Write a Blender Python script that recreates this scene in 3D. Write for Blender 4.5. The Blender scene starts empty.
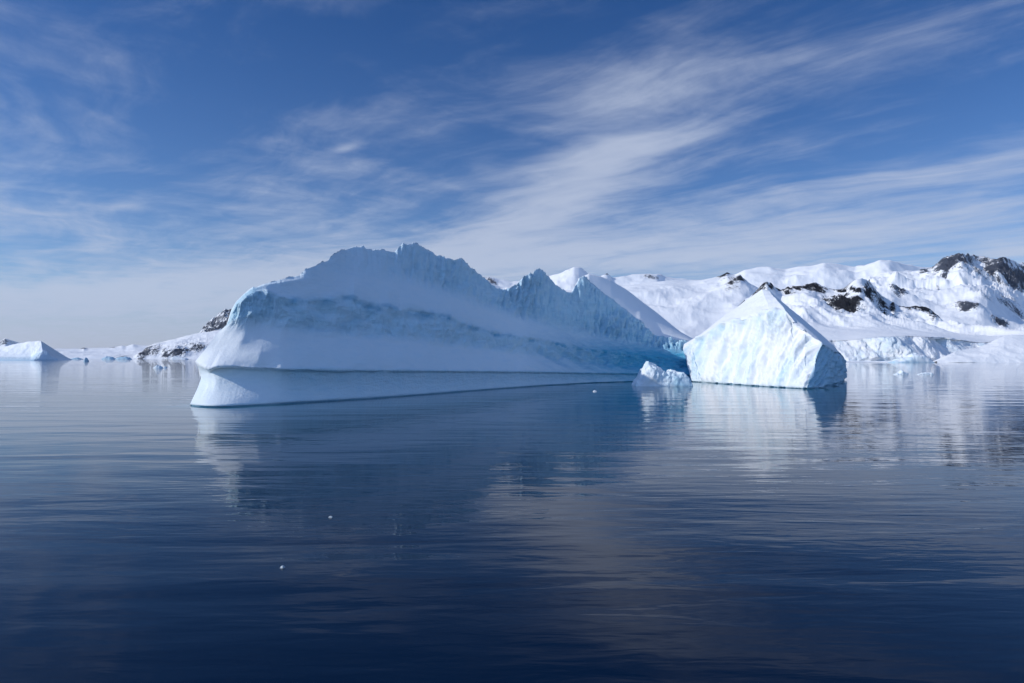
import bpy, math, random
import numpy as np
from mathutils import Vector, noise

S = bpy.context.scene
COL = S.collection
random.seed(7)

# ------------------------------------------------------------------ camera, sky, sun
W_, H_, F_ = 1024, 683, 683.0
YH = 357.5                      # pixel row of the horizon
CAMZ = 8.0
PITCH = math.atan((YH - H_ / 2) / F_)
cam = bpy.data.cameras.new('camera')
cam.sensor_width = 36.0
cam.lens = 36.0 * F_ / W_
cam.clip_end = 200000
cam.clip_start = 0.1
camo = bpy.data.objects.new('camera', cam)
camo.location = (0, 0, CAMZ)
camo.rotation_euler = (math.pi / 2 + PITCH, 0, 0)
COL.objects.link(camo)
S.camera = camo

SUN_EL, SUN_AZ = math.radians(28.7), math.radians(258)     # azimuth clockwise from +Y
SUN = Vector((math.sin(SUN_AZ) * math.cos(SUN_EL), math.cos(SUN_AZ) * math.cos(SUN_EL), math.sin(SUN_EL)))
sl = bpy.data.lights.new('sun', 'SUN')
sl.energy = 2.95
sl.angle = math.radians(0.5)
sl.color = (1.0, 0.965, 0.90)
so = bpy.data.objects.new('sun', sl)
so.rotation_euler = (-SUN).to_track_quat('-Z', 'Y').to_euler()
so.location = (-200, -50, 150)
COL.objects.link(so)

S.view_settings.view_transform = 'Standard'
S.view_settings.look = 'None'
S.view_settings.exposure = 0.0
S.view_settings.gamma = 1.0
S.view_settings.use_curve_mapping = False
S.render.engine = 'CYCLES'
S.cycles.max_bounces = 6
S.cycles.sample_clamp_indirect = 6


def ray(px, py):
    cx, cy = (px - W_ / 2) / F_, -(py - H_ / 2) / F_
    c, s = math.cos(PITCH), math.sin(PITCH)
    return Vector((cx, c - s * cy, s + c * cy))


def at(px, py, D):
    d = ray(px, py)
    return Vector((0, 0, CAMZ)) + d * (D / d.y)


def DW(px, py):
    d = ray(px, py)
    return -CAMZ / d.z * d.y


# ---- node helpers
class NT:
    def __init__(self, tree):
        self.t = tree

    def n(self, kind, **kw):
        nd = self.t.nodes.new('ShaderNode' + kind)
        for k, v in kw.items():
            setattr(nd, k, v)
        return nd

    def put(self, sock, v):
        if isinstance(v, bpy.types.NodeSocket):
            self.t.links.new(v, sock)
        elif v is not None:
            sock.default_value = v

    def math(self, op, a, b=None, c=None, clamp=False):
        nd = self.n('Math', operation=op, use_clamp=clamp)
        self.put(nd.inputs[0], a)
        if b is not None:
            self.put(nd.inputs[1], b)
        if c is not None:
            self.put(nd.inputs[2], c)
        return nd.outputs[0]

    def vmath(self, op, a, b=None, out=0):
        nd = self.n('VectorMath', operation=op)
        self.put(nd.inputs[0], a)
        if b is not None:
            self.put(nd.inputs[1], b)
        return nd.outputs[out]

    def noise(self, vec, scale, detail=4, rough=0.5, dist=0.0, kind=None):
        nd = self.n('TexNoise')
        if kind:
            nd.noise_type = kind
        self.put(nd.inputs['Vector'], vec)
        nd.inputs['Scale'].default_value = scale
        nd.inputs['Detail'].default_value = detail
        nd.inputs['Roughness'].default_value = rough
        nd.inputs['Distortion'].default_value = dist
        return nd.outputs[0]

    def mapr(self, v, a, b, c=0.0, d=1.0, smooth=True):
        nd = self.n('MapRange')
        nd.interpolation_type = 'SMOOTHSTEP' if smooth else 'LINEAR'
        self.put(nd.inputs['Value'], v)
        nd.inputs['From Min'].default_value = a
        nd.inputs['From Max'].default_value = b
        nd.inputs['To Min'].default_value = c
        nd.inputs['To Max'].default_value = d
        return nd.outputs[0]

    def mix(self, f, a, b, blend='MIX'):
        nd = self.n('Mix', data_type='RGBA', blend_type=blend)
        self.put(nd.inputs[0], f)
        for i, v in ((6, a), (7, b)):
            if isinstance(v, tuple):
                v = tuple(v) + (1.0,) * (4 - len(v))
            self.put(nd.inputs[i], v)
        return nd.outputs[2]

    def attr(self, name):
        nd = self.n('Attribute')
        nd.attribute_name = name
        return nd.outputs['Fac']

    def mapping(self, vec, loc=(0, 0, 0), rot=(0, 0, 0), sc=(1, 1, 1)):
        nd = self.n('Mapping')
        self.put(nd.inputs[0], vec)
        nd.inputs[1].default_value = loc
        nd.inputs[2].default_value = rot
        nd.inputs[3].default_value = sc
        return nd.outputs[0]

    def bump(self, height, dist=1.0, strength=1.0, normal=None):
        nd = self.n('Bump')
        nd.inputs['Strength'].default_value = strength
        nd.inputs['Distance'].default_value = dist
        self.put(nd.inputs['Height'], height)
        if normal is not None:
            self.put(nd.inputs['Normal'], normal)
        return nd.outputs[0]


# ------------------------------------------------------------------ world: sky with cirrus
SKY_STR = 0.1
world = bpy.data.worlds.new('World')
S.world = world
world.use_nodes = True
wt = NT(world.node_tree)
bg = world.node_tree.nodes['Background']
bg.inputs[1].default_value = SKY_STR
sky = wt.n('TexSky', sky_type='NISHITA', sun_disc=False)
sky.sun_elevation = SUN_EL
sky.sun_rotation = SUN_AZ
sky.altitude = 0
sky.air_density = 1.0
sky.dust_density = 0.3
sky.ozone_density = 6.0
dirv = wt.n('TexCoord').outputs['Generated']
sep = wt.n('SeparateXYZ')
wt.put(sep.inputs[0], dirv)
dz = sep.outputs[2]
# polarised, high-latitude sky: darker and bluer with height
el = wt.mapr(dz, 0.02, 0.50, smooth=False)
tint = wt.mix(el, (0.95, 1.0, 1.15), (0.24, 0.535, 0.86))
# fill light added: out-of-view sky behind the viewer and overhead made a brighter blue
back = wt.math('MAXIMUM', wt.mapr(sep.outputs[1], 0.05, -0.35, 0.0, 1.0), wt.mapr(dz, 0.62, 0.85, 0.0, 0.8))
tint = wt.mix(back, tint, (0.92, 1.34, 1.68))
skyc = wt.mix(1.0, sky.outputs[0], tint, 'MULTIPLY')
# cirrus sheet: direction projected on a high plane
zc = wt.math('MAXIMUM', dz, 0.012)
plane = wt.n('CombineXYZ')
wt.put(plane.inputs[0], wt.math('DIVIDE', sep.outputs[0], zc))
wt.put(plane.inputs[1], wt.math('DIVIDE', sep.outputs[1], zc))
pl = plane.outputs[0]
rotp = wt.mapping(pl, rot=(0, 0, math.radians(50)))      # streaks run along local x
warp = wt.n('TexNoise')
wt.put(warp.inputs['Vector'], rotp)
warp.inputs['Scale'].default_value = 0.55
warp.inputs['Detail'].default_value = 3
wv = wt.vmath('SCALE', wt.vmath('SUBTRACT', warp.outputs['Color'], (0.5, 0.5, 0.5)))
wv.node.inputs['Scale'].default_value = 1.1
wp = wt.vmath('ADD', rotp, wv)
streak = wt.noise(wt.mapping(wp, sc=(0.36, 1.7, 1)), 1.0, 6, 0.6, 0.3)
fine = wt.noise(wt.mapping(wp, sc=(1.2, 3.8, 1)), 1.0, 6, 0.65, 0.6)
puff = wt.noise(wp, 2.6, 6, 0.62, 0.2)
band = wt.noise(wt.mapping(wp, loc=(3.1, 1.7, 0), sc=(0.22, 0.75, 1)), 1.0, 4, 0.55)
tex = wt.math('ADD', wt.math('MULTIPLY', streak, 0.5), wt.math('ADD', wt.math('MULTIPLY', fine, 0.19), wt.math('MULTIPLY', puff, 0.31)))


def cloud_patch(px, py, length, width, ang, amt):
    c = ray(px, py).normalized()
    a = math.radians(ang)
    t1 = ray(px + 10 * math.cos(a), py - 10 * math.sin(a)).normalized() - c
    t1 = (t1 - c * t1.dot(c)).normalized()
    t2 = c.cross(t1).normalized()
    k = F_ / c.y * c.y
    la, wa = length / F_, width / F_
    d1 = wt.vmath('DOT_PRODUCT', dirv, tuple(t1 / la), 1)
    d2 = wt.vmath('DOT_PRODUCT', dirv, tuple(t2 / wa), 1)
    q = wt.math('ADD', wt.math('MULTIPLY', d1, d1), wt.math('MULTIPLY', d2, d2))
    g = wt.math('POWER', 2.718, wt.math('MULTIPLY', q, -1.0))
    front = wt.math('GREATER_THAN', wt.vmath('DOT_PRODUCT', dirv, tuple(c), 1), 0.2)
    return wt.math('MULTIPLY', wt.math('MULTIPLY', g, front), amt)


patches = [
    (600, 150, 105, 44, 40, 0.25), (665, 78, 110, 36, 16, 0.19), (565, 190, 85, 40, 35, 0.16),
    (700, 140, 170, 16, 11, 0.26), (490, 228, 190, 22, 24, 0.22), (850, 222, 260, 24, 7, 0.20),
    (330, 285, 300, 24, 8, 0.26), (90, 300, 220, 24, 3, 0.24), (160, 70, 260, 42, 22, 0.07),
    (900, 35, 230, 24, 13, 0.09), (127, 206, 22, 5, 6, 0.30), (348, 147, 15, 4, 12, 0.34),
    (310, 122, 90, 16, 12, 0.08), (20, 215, 70, 14, -8, 0.15), (730, 255, 260, 16, 5, 0.22),
    (880, 185, 200, 14, 9, 0.08), (1016, 252, 26, 9, 5, 0.35), (480, 258, 200, 14, 10, 0.14),
    (880, 105, 210, 24, 10, -0.20), (330, 70, 130, 40, 18, -0.10), (520, 150, 22, 50, 75, -0.12),
    (110, 75, 110, 40, 20, -0.06), (150, 286, 240, 13, 5, 0.20), (260, 262, 200, 14, 8, 0.12), (40, 322, 160, 6, 2, -0.12), (800, 170, 160, 12, 10, -0.14), (60, 140, 110, 60, 10, -0.10),
]
cover = None
for p in patches:
    g = cloud_patch(*p)
    cover = g if cover is None else wt.math('ADD', cover, g)
veil = wt.mapr(dz, 0.42, 0.12, -0.02, 0.17)
base = wt.math('ADD', wt.math('MULTIPLY', wt.math('SUBTRACT', band, 0.5), 0.28), wt.math('ADD', cover, veil))
dens = wt.math('ADD', wt.math('MULTIPLY', wt.math('SUBTRACT', tex, 0.5), 1.9), base)
alpha = wt.mapr(dens, -0.10, 0.72, 0.0, 0.80)
# unseen cloud added overhead and behind the viewer as fill, low haze over the horizon
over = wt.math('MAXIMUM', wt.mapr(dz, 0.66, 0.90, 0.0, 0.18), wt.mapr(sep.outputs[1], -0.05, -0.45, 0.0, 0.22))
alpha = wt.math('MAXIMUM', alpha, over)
hz = wt.mapr(dz, 0.0, 0.10, 0.66, 0.0)
cloudcol = tuple(c / SKY_STR for c in (0.53, 0.595, 0.745))
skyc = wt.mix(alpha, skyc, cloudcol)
skyc = wt.mix(hz, skyc, tuple(c / SKY_STR for c in (0.43, 0.48, 0.65)))
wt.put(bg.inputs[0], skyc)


# ------------------------------------------------------------------ materials
def mat(name):
    m = bpy.data.materials.new(name)
    m.use_nodes = True
    return m, NT(m.node_tree), m.node_tree.nodes['Principled BSDF']


def ice_material():
    m, t, p = mat('glacier_ice')
    co = t.n('TexCoord').outputs['Object']
    icy, deep = t.attr('icy'), t.attr('deep')
    n1 = t.noise(co, 0.35, 5, 0.6)
    n2 = t.noise(t.mapping(co, sc=(0.5, 0.5, 2.2)), 0.5, 5, 0.65, 0.6)
    n3 = t.noise(co, 2.2, 6, 0.6)
    f = t.math('MULTIPLY', icy, t.mapr(n1, 0.30, 0.70, 0.72, 1.0), clamp=True)
    c = t.mix(f, (0.90, 0.91, 0.925), (0.61, 0.825, 0.93))
    g = t.math('MULTIPLY', icy, t.mapr(n2, 0.50, 0.72, 0.0, 0.34), clamp=True)
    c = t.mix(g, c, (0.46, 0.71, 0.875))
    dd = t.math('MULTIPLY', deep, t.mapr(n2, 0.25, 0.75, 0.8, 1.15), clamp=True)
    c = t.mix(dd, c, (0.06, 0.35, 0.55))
    t.put(p.inputs['Base Color'], c)
    t.put(p.inputs['Roughness'], t.mapr(icy, 0, 1, 0.72, 0.48))
    p.inputs['Specular IOR Level'].default_value = 0.25
    h = t.math('ADD', t.math('MULTIPLY', n3, t.mapr(icy, 0, 1, 0.08, 0.26)),
               t.math('MULTIPLY', n2, t.mapr(icy, 0, 1, 0.08, 0.5)))
    h = t.math('ADD', h, t.math('MULTIPLY', t.noise(co, 7.0, 3, 0.6), 0.05))
    t.put(p.inputs['Normal'], t.bump(h, 1.0, 0.8))
    return m


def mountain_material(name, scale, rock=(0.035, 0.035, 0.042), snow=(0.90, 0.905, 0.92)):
    m, t, p = mat(name)
    co = t.n('TexCoord').outputs['Object']
    rk = t.attr('rock')
    icy = t.attr('icy')
    n1 = t.noise(t.mapping(co, sc=(1, 0.25, 1)), 0.02 * scale, 7, 0.68)
    n2 = t.noise(t.mapping(co, sc=(1, 0.2, 0.5)), 0.05 * scale, 6, 0.7)
    n3 = t.noise(t.mapping(co, sc=(1, 0.3, 0.8)), 0.22 * scale, 5, 0.7)
    k = t.math('ADD', t.math('MULTIPLY', rk, 0.92), t.math('MULTIPLY', t.math('SUBTRACT', n3, 0.5), 2.2))
    k = t.math('ADD', k, t.math('MULTIPLY', t.math('SUBTRACT', t.math('ADD', n1, n2), 1.0), 1.7))
    k = t.mapr(k, 0.42, 0.58)
    k = t.math('MULTIPLY', k, t.mapr(rk, 0.02, 0.12))
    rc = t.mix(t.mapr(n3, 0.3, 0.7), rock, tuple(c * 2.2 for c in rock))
    sn = t.mix(t.math('MULTIPLY', icy, t.mapr(n1, 0.4, 0.65), clamp=True), snow, (0.60, 0.74, 0.84))
    t.put(p.inputs['Base Color'], t.mix(k, sn, rc))
    p.inputs['Roughness'].default_value = 0.85
    p.inputs['Specular IOR Level'].default_value = 0.1
    h = t.math('MULTIPLY', t.math('ADD', n1, n2), t.mapr(t.math('ADD', rk, icy), 0, 1, 3.0, 14.0))
    t.put(p.inputs['Normal'], t.bump(h, 1.0 / scale, 0.8))
    return m


def sea_material():
    m, t, p = mat('sea_water')
    co = t.n('TexCoord').outputs['Object']
    sh = t.attr('shelf')
    c = t.mix(t.math('MINIMUM', sh, 1.0), (0.0008, 0.0066, 0.023), (0.006, 0.165, 0.255))
    t.put(p.inputs['Base Color'], c)
    p.inputs['Roughness'].default_value = 0.01
    p.inputs['IOR'].default_value = 1.333
    p.inputs['Specular IOR Level'].default_value = 0.31      # polarising conditions: weaker mirror, bluer water
    patch = t.mapr(t.noise(t.mapping(co, sc=(0.35, 1, 1)), 0.018, 4, 0.55, 0.5), 0.36, 0.62, 0.35, 1.35)
    lee = t.attr('lee')
    patch = t.math('MULTIPLY', patch, t.math('SUBTRACT', 1.0, t.math('MULTIPLY', lee, 0.72)))
    swell = t.noise(t.mapping(co, rot=(0, 0, 0.10), sc=(0.28, 1, 1)), 0.16, 3, 0.45, 0.4)
    mid = t.noise(t.mapping(co, rot=(0, 0, -0.07), sc=(0.22, 1, 1)), 0.55, 2, 0.45, 0.6)
    rip = t.noise(t.mapping(co, rot=(0, 0, 0.09), sc=(0.25, 1, 1)), 1.7, 2, 0.5, 0.5)
    h = t.math('ADD', t.math('MULTIPLY', swell, 0.13), t.math('MULTIPLY', t.math('MULTIPLY', mid, 0.034), patch))
    h = t.math('ADD', h, t.math('MULTIPLY', t.math('MULTIPLY', rip, 0.0125), patch))
    t.put(p.inputs['Normal'], t.bump(h, 1.0, 1.0))
    return m


ICE = ice_material()
SEA = sea_material()
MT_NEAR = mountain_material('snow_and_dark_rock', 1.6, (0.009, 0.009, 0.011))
MT_FAR = mountain_material('snow_and_hazed_rock', 0.8, (0.030, 0.034, 0.046))  # far rock paler and bluer: distance haze put into its colour


# ------------------------------------------------------------------ mesh helpers
def lerp_table(tab, x):
    xs = [a[0] for a in tab]
    return np.interp(x, xs, [a[1] for a in tab])


def grid_mesh(name, V, material, attrs=None, parent=None, smooth=True):
    """V: array rows x cols x 3 -> one mesh object."""
    r, c, _ = V.shape
    idx = np.arange(r * c).reshape(r, c)
    q = np.stack([idx[:-1, :-1], idx[:-1, 1:], idx[1:, 1:], idx[1:, :-1]], -1).reshape(-1, 4)
    me = bpy.data.meshes.new(name)
    me.from_pydata(V.reshape(-1, 3).tolist(), [], q.tolist())
    me.update()
    for k, a in (attrs or {}).items():
        at_ = me.attributes.new(k, 'FLOAT', 'POINT')
        at_.data.foreach_set('value', np.asarray(a, dtype=np.float32).reshape(-1))
    me.materials.append(material)
    me.polygons.foreach_set('use_smooth', [smooth] * len(me.polygons))
    o = bpy.data.objects.new(name, me)
    COL.objects.link(o)
    if parent:
        o.parent = parent
    return o


def grid_normals(V):
    du = np.gradient(V, axis=1)
    dv = np.gradient(V, axis=0)
    n = np.cross(du, dv)
    return n / (np.linalg.norm(n, axis=-1, keepdims=True) + 1e-9)


def fbm(P, scale, octv=4, seed=0, sc=(1, 1, 1), H=0.9):
    o = Vector((seed * 17.3, seed * 7.7, seed * 3.1))
    q = P.reshape(-1, 3) * np.array(sc) * scale
    return np.array([noise.fractal(Vector(v) + o, H, 2.0, octv) for v in q]).reshape(P.shape[:-1])


def ridged(P, scale, octv=5, seed=0, sc=(1, 1, 1)):
    o = Vector((seed * 13.3, seed * 5.7, seed * 2.1))
    q = P.reshape(-1, 3) * np.array(sc) * scale
    return np.array([noise.ridged_multi_fractal(Vector(v) + o, 1.0, 2.1, octv, 1.0, 2.0) for v in q]).reshape(P.shape[:-1])


def thing(name, label, cat, loc, group=None):
    o = bpy.data.objects.new(name, None)
    o.empty_display_size = 1
    o.location = loc
    COL.objects.link(o)
    tag(o, label, cat, group)
    return o


def tag(o, label, cat, group=None):
    o['label'] = label
    o['category'] = cat
    if group:
        o['group'] = group


def sub_rows(rows, counts):
    """rows: list of arrays (cols x k); insert counts[i]-1 rows between row i and i+1."""
    out = []
    for i, n in enumerate(counts):
        for j in range(n):
            f = j / n
            out.append(rows[i] * (1 - f) + rows[i + 1] * f)
    out.append(rows[-1])
    return np.array(out)


def smooth_rows(V, it, keep=None, w=0.5):
    """relax the grid along its columns; keep = rows held fixed"""
    for _ in range(it):
        m = V.copy()
        m[1:-1] = V[1:-1] * (1 - w) + (V[:-2] + V[2:]) * 0.5 * w
        if keep is not None:
            for k in keep:
                m[k] = V[k]
        V = m
    return V


def close_back(V, n_back, off, ends=0.06):
    """a back side that shares the top row and both end columns with the front V"""
    r, c, _ = V.shape
    u = np.linspace(0, 1, c)
    w = np.minimum(1, np.minimum(u, 1 - u) / ends)
    w = np.sqrt(np.clip(1 - (1 - w) ** 2, 0, 1))
    pick = np.linspace(r - 1, 0, n_back + 1).astype(int)[1:]
    out = []
    for k, i in enumerate(pick):
        f = (k + 1) / n_back
        base_ = V[i].copy()
        tgt = V[r - 1].copy()
        tgt[:, 2] = V[r - 1][:, 2] * (1 - f) + V[0][:, 2] * f
        tgt[:, :2] += np.array(off)[None, :2] * f
        out.append(base_ * (1 - w[:, None]) + tgt * w[:, None])
    return np.concatenate([V, np.array(out)], 0)


# ------------------------------------------------------------------ sea
def steps(lims):
    xs = []
    for a, b, st in lims:
        xs += list(np.arange(a, b, st))
    return np.array(xs + [lims[-1][1]])


WLINE = [(190, 405.6), (197, 406.8), (208, 407.4), (225, 407.4), (241, 406.5), (262, 405.3), (282, 404.0),
         (320, 401.8), (360, 399.3), (420, 395), (480, 390.2), (540, 385.8), (590, 383), (620, 382.0), (645, 381.5), (695, 381.2)]
BLINE = [(684, 381.5), (700, 382), (725, 384), (755, 386), (780, 387.5), (795, 388.3), (803, 388.8), (807, 389), (822, 388), (838, 383.5), (844, 379)]


def water_pts(line):
    return [at(px, py, DW(px, py)) for px, py in line]


gx = steps([(-14500, -3000, 2300), (-3000, -400, 500), (-400, -80, 40), (-80, 130, 1.2), (130, 400, 45), (400, 3000, 520), (3000, 14500, 2300)])
gy = steps([(-5500, -500, 1250), (-500, 90, 59), (90, 270, 1.2), (270, 600, 55), (600, 4000, 680), (4000, 13000, 2250)])
GX, GY = np.meshgrid(gx, gy)
best = np.full(GX.shape, 1e9)
for line in (WLINE, BLINE):
    w = water_pts(line)
    for a, b in zip(w[:-1], w[1:]):
        ax, ay, bx, by = a.x, a.y, b.x, b.y
        L2 = (bx - ax) ** 2 + (by - ay) ** 2
        tt = np.clip(((GX - ax) * (bx - ax) + (GY - ay) * (by - ay)) / L2, 0, 1)
        best = np.minimum(best, np.hypot(GX - ax - tt * (bx - ax), GY - ay - tt * (by - ay)))
bay = 0.8 + 2.4 * np.exp(-np.hypot(GX - 46, GY - 222) / 45.0)
shelf = bay * (0.75 * np.exp(-best / 2.2) + 0.36 * np.exp(-best / 26.0))
sea = grid_mesh('sea', np.stack([GX, GY, np.zeros_like(GX)], -1), SEA, {'shelf': shelf, 'lee': np.exp(-best / 55.0)})
sea['kind'] = 'structure'

# ------------------------------------------------------------------ the great iceberg
berg = thing('iceberg', 'huge iceberg with jagged ridge, shaded blue wall and bright broken block on its right', 'iceberg', at(420, 395, DW(420, 395)))
BLOC = np.array(berg.location)

s = np.arange(190, 695.1, 0.5)


def gsm(a, n_):
    kx = np.exp(-0.5 * (np.arange(-3 * n_, 3 * n_ + 1) / n_) ** 2)
    e0, e1 = 2 * a[0] - a[1:3 * n_ + 1][::-1], 2 * a[-1] - a[-3 * n_ - 1:-1][::-1]
    return np.convolve(np.concatenate([e0, a, e1]), kx / kx.sum(), 'valid')


wy = gsm(np.array([lerp_table(WLINE, x) for x in s]), 14)
dw = np.array([DW(x, y) for x, y in zip(s, wy)])


def row(tab_y, set_back, left=None):
    """tab_y: (px,py) polyline.  set_back: (px, metres behind the water line) from px 282 on.
    left: (px, D) table used to the left of px 282."""
    xl = tab_y[0][0]
    px = np.where(s >= 282, s, xl + (s - 190) / 92.0 * (282 - xl))
    py = lerp_table(tab_y, px)
    D = dw + lerp_table(set_back, s)
    if left:
        dl = lerp_table(left, px)
        d282 = np.interp(282, s, dw) + lerp_table(set_back, 282)
        dl = dl + (d282 - left[-1][1]) * np.clip((px - left[0][0]) / (282 - left[0][0]), 0, 1)
        D = np.where(s < 282, dl, D)
        D = gsm(D, 4)
    if tab_y is WLINE:
        py = wy
    return np.array([tuple(at(a, b, d)) for a, b, d in zip(px, py, D)])


yN = [(199, 369), (204, 371), (210, 372.5), (214, 369), (222, 368), (232, 368.3), (250, 370), (282, 371), (350, 372), (440, 372.5), (520, 373.3), (600, 374.5), (660, 375.5), (695, 376.5)]
leftN = [(199, 118.8), (205, 117.0), (211, 116.2), (232, 116.6), (282, 119.8)]
K = lambda *v: list(zip((282, 350, 420, 500, 580, 640, 695), v))
rW = row(WLINE, K(0, 0, 0, 0, 0, 0, 0))
rU = rW.copy()
rU[:, 2] -= 4
rU[:, 1] -= 1.2
rW2 = rW.copy()
rW2[:, 2] += 0.25
rW[:, 1] += 0.45
rN = row(yN, K(1.5, 1.2, 1.3, 1.7, 2.1, 2.2, 2.2), leftN)
yL = [(195, 361.5), (200, 364.5), (206, 367.5), (210, 369.5), (214, 367.5), (222, 366.6)] + [(a, b - 1.6) for a, b in yN if a > 230]
rL = row(yL, K(0.1, 0.3, 0.4, 0.6, 0.9, 1.2, 1.3), [(195, 118.0), (203, 115.2), (213, 113.8), (232, 114.6), (282, 117.4)])
yCB = [(226.5, 325), (231, 322.5), (240, 321.5), (260, 322), (282, 325), (330, 330), (360, 333), (420, 338), (480, 346), (540, 355), (580, 361), (620, 366), (695, 371)]


def mid(ya, yb, f):
    return [(x, lerp_table(ya, x) * (1 - f) + lerp_table(yb, x) * f) for x in (282, 310, 330, 360, 420, 480, 540, 580, 620, 660, 695)]


rM1 = row([(207, 347), (220, 349.5), (235, 351.5), (262, 355)] + mid(yL, yCB, 0.34), K(2.2, 2.4, 3.3, 4.0, 2.8, 2.2, 2.0),
          [(207, 118.3), (235, 117.2), (260, 117.2), (282, 119.8)])
rM2 = row([(217, 333), (232, 335.5), (246, 338.0), (262, 339)] + mid(yL, yCB, 0.67), K(4.4, 5.8, 7.2, 8.0, 5.6, 3.8, 3.0),
          [(217, 119.8), (232, 118.8), (243, 118.6), (262, 120.4), (282, 122)])
rCB = row(yCB, K(6.6, 9, 11, 12, 9, 6, 4.5), [(226.5, 120.4), (231, 119.8), (240, 120.0), (282, 124.2)])
yCT = [(229.5, 318), (237, 304), (246, 296.5), (255, 291.5), (266, 290), (275, 293), (282, 296.5), (300, 297.5), (330, 296), (354, 295), (359, 299), (364, 301), (380, 305), (388, 304), (400, 309), (410, 308),
       (422, 310), (440, 313), (452, 316), (458, 320), (465, 322), (480, 328), (500, 333), (530, 337), (560, 343), (600, 350), (640, 355), (695, 360)]
rCT = row(yCT, K(8, 12, 14, 14.6, 12, 8, 6), [(229.5, 120.8), (237, 120.2), (250, 121.4), (266, 123.4), (282, 125.6)])
yUB = [(229.5, 316.5), (236.5, 303), (244, 295.6), (253, 288.6), (266, 284.9), (282, 282.5), (312, 277.5), (330, 273.5), (345, 271), (360, 271), (380, 273.5), (416, 280), (440, 287), (470, 298), (500, 308), (530, 318),
       (560, 327), (590, 334), (620, 340), (650, 345), (695, 350)]
rUB = row(yUB, [(282, 10), (312, 12.5)] + K(0, 20, 25, 26, 21, 13, 9)[1:], [(229.5, 121.4), (236.5, 121.2), (253, 122.8), (266, 124.8), (282, 127.8)])
ridge = [(229.5, 315), (231.5, 309.5), (234, 305), (236.5, 301.5), (240, 298), (243.5, 294.5), (247, 291.5), (250, 289), (253, 286.5), (257, 287), (264, 283.5), (270, 282.5), (280, 279.5), (290, 277.5), (300, 275), (303, 272), (306, 268.5), (312, 266.5), (320, 264), (328, 260),
         (332, 256.5), (336, 254), (342, 250.5), (350, 247.5), (358, 246.2), (363, 245.5), (366, 248.5), (372, 250), (380, 249.3), (388, 250), (395, 250.5), (399, 247), (403, 242.8), (408, 243.2), (414, 243.6),
         (420, 245.5), (424, 248), (430, 251), (437, 254.5), (445, 257.5), (452, 258.2), (460, 258.4), (464, 261), (470, 266.5), (476, 270.5), (482, 275.5), (488, 281), (494, 286.5), (499, 289), (505, 289.5),
         (512, 287), (518, 283.5), (523, 277), (527, 274.5), (532, 273.5), (536, 269.3), (541, 268.8), (545, 271), (550, 277.5), (556, 284), (561, 288.5), (566, 291.5), (571, 292.5), (576, 285.5), (580, 278),
         (583, 275.5), (588, 279.5), (596, 286), (604, 292.5), (612, 299), (620, 305.5), (628, 312), (636, 318), (643, 323), (648, 329.5), (653, 334), (660, 336), (670, 338.2), (680, 340), (688, 340.5), (695, 342)]
RSET = [(282, 11.5), (312, 14.5), (335, 21)] + K(0, 27, 31, 31, 27, 17, 11)[1:]
rR = row(ridge, RSET, [(229.5, 122), (240, 122.8), (253, 124.2), (266, 126), (282, 129.3)])
yH = [(198.5, 379), (204, 385), (214, 388), (241, 388)] + [(x, lerp_table(yN, x) * 0.55 + lerp_table(WLINE, x) * 0.45) for x in (262, 282, 320, 360, 420, 480, 540, 600, 660, 695)]
rH = row(yH, K(1.0, 0.8, 0.8, 1.0, 1.2, 1.3, 1.3), [(198.5, 117.4), (206, 114.6), (214, 113.4), (241, 114.6), (282, 118.9)])
rows = [rU, rW, rW2, rH, rN, rL, rM1, rM2, rCB, rCT, rUB, rR]
cnt = [3, 2, 8, 8, 2, 7, 7, 7, 20, 16, 26]
V = sub_rows(rows, cnt)
ks = np.cumsum([0] + cnt)
kW, kW2, kH, kN, kL, kM1, kM2, kCB, kCT, kUB, kR = ks[1:]
V = smooth_rows(V, 6, keep=[0, kW, kW2, kN, kL, kR, kR - 1, kCT])
# concave foot
for i in range(kW2, kN + 1):
    f = (i - kW2) / (kN - kW2)
    V[i, :, 1] += np.interp(s, [190, 300, 480], [0.9, 0.6, 0.15]) * math.sin(f * math.pi)
N = grid_normals(V)
if N[kCT, 500, 1] > 0:
    N = -N
nr = V.shape[0]


def ramp(tab):
    return np.interp(np.arange(nr), [a[0] for a in tab], [a[1] for a in tab])[:, None]


cliff = ramp([(kM2 + 3, 0), (kCB, 0.75), (kCB + 4, 1), (kCT - 2, 1), (kCT, 0.35), (kCT + 3, 0)])
flute = ramp([(kUB - 5, 0), (kUB + 4, 1), (kR - 3, 1), (kR, 0.5)])
foot = ramp([(kW, 0.3), (kN, 1), (kL, 1), (kL + 2, 0.0)])
slope = ramp([(kL, 0.3), (kM1, 1), (kM2, 1), (kCB, 0.2), (kCT, 0.2), (kCT + 6, 1), (kUB, 0.5), (kUB + 5, 0)])
cols = np.broadcast_to(s[None, :], V.shape[:2])
flute = flute * np.interp(cols, [300, 345, 375, 400, 450], [0.10, 0.28, 0.32, 0.7, 1.0])
arc = np.concatenate([[0], np.cumsum(np.linalg.norm(np.diff(rW, axis=0), axis=1))])
P = np.stack([np.broadcast_to(arc[None], V.shape[:2]), V[..., 2], np.broadcast_to(arc[None] * 0, V.shape[:2])], -1)
d = np.zeros(V.shape[:2])
big = ridged(P, 0.16, 5, 1, (1, 0.9, 1)) - 1.0
med = fbm(P, 0.30, 6, 2, (0.6, 1.5, 1))
blocks = np.round(fbm(P, 0.11, 4, 21, (1, 0.35, 1)) * 3.5) / 3.5 + 0.5 * np.round(fbm(P, 0.3, 3, 22, (0.8, 0.9, 1)) * 3.0) / 3.0
d += cliff * 0.6 * blocks
d += cliff * (0.75 * big * np.clip((700 - cols) / 300, 0.55, 1) + 0.5 * med)
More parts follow.
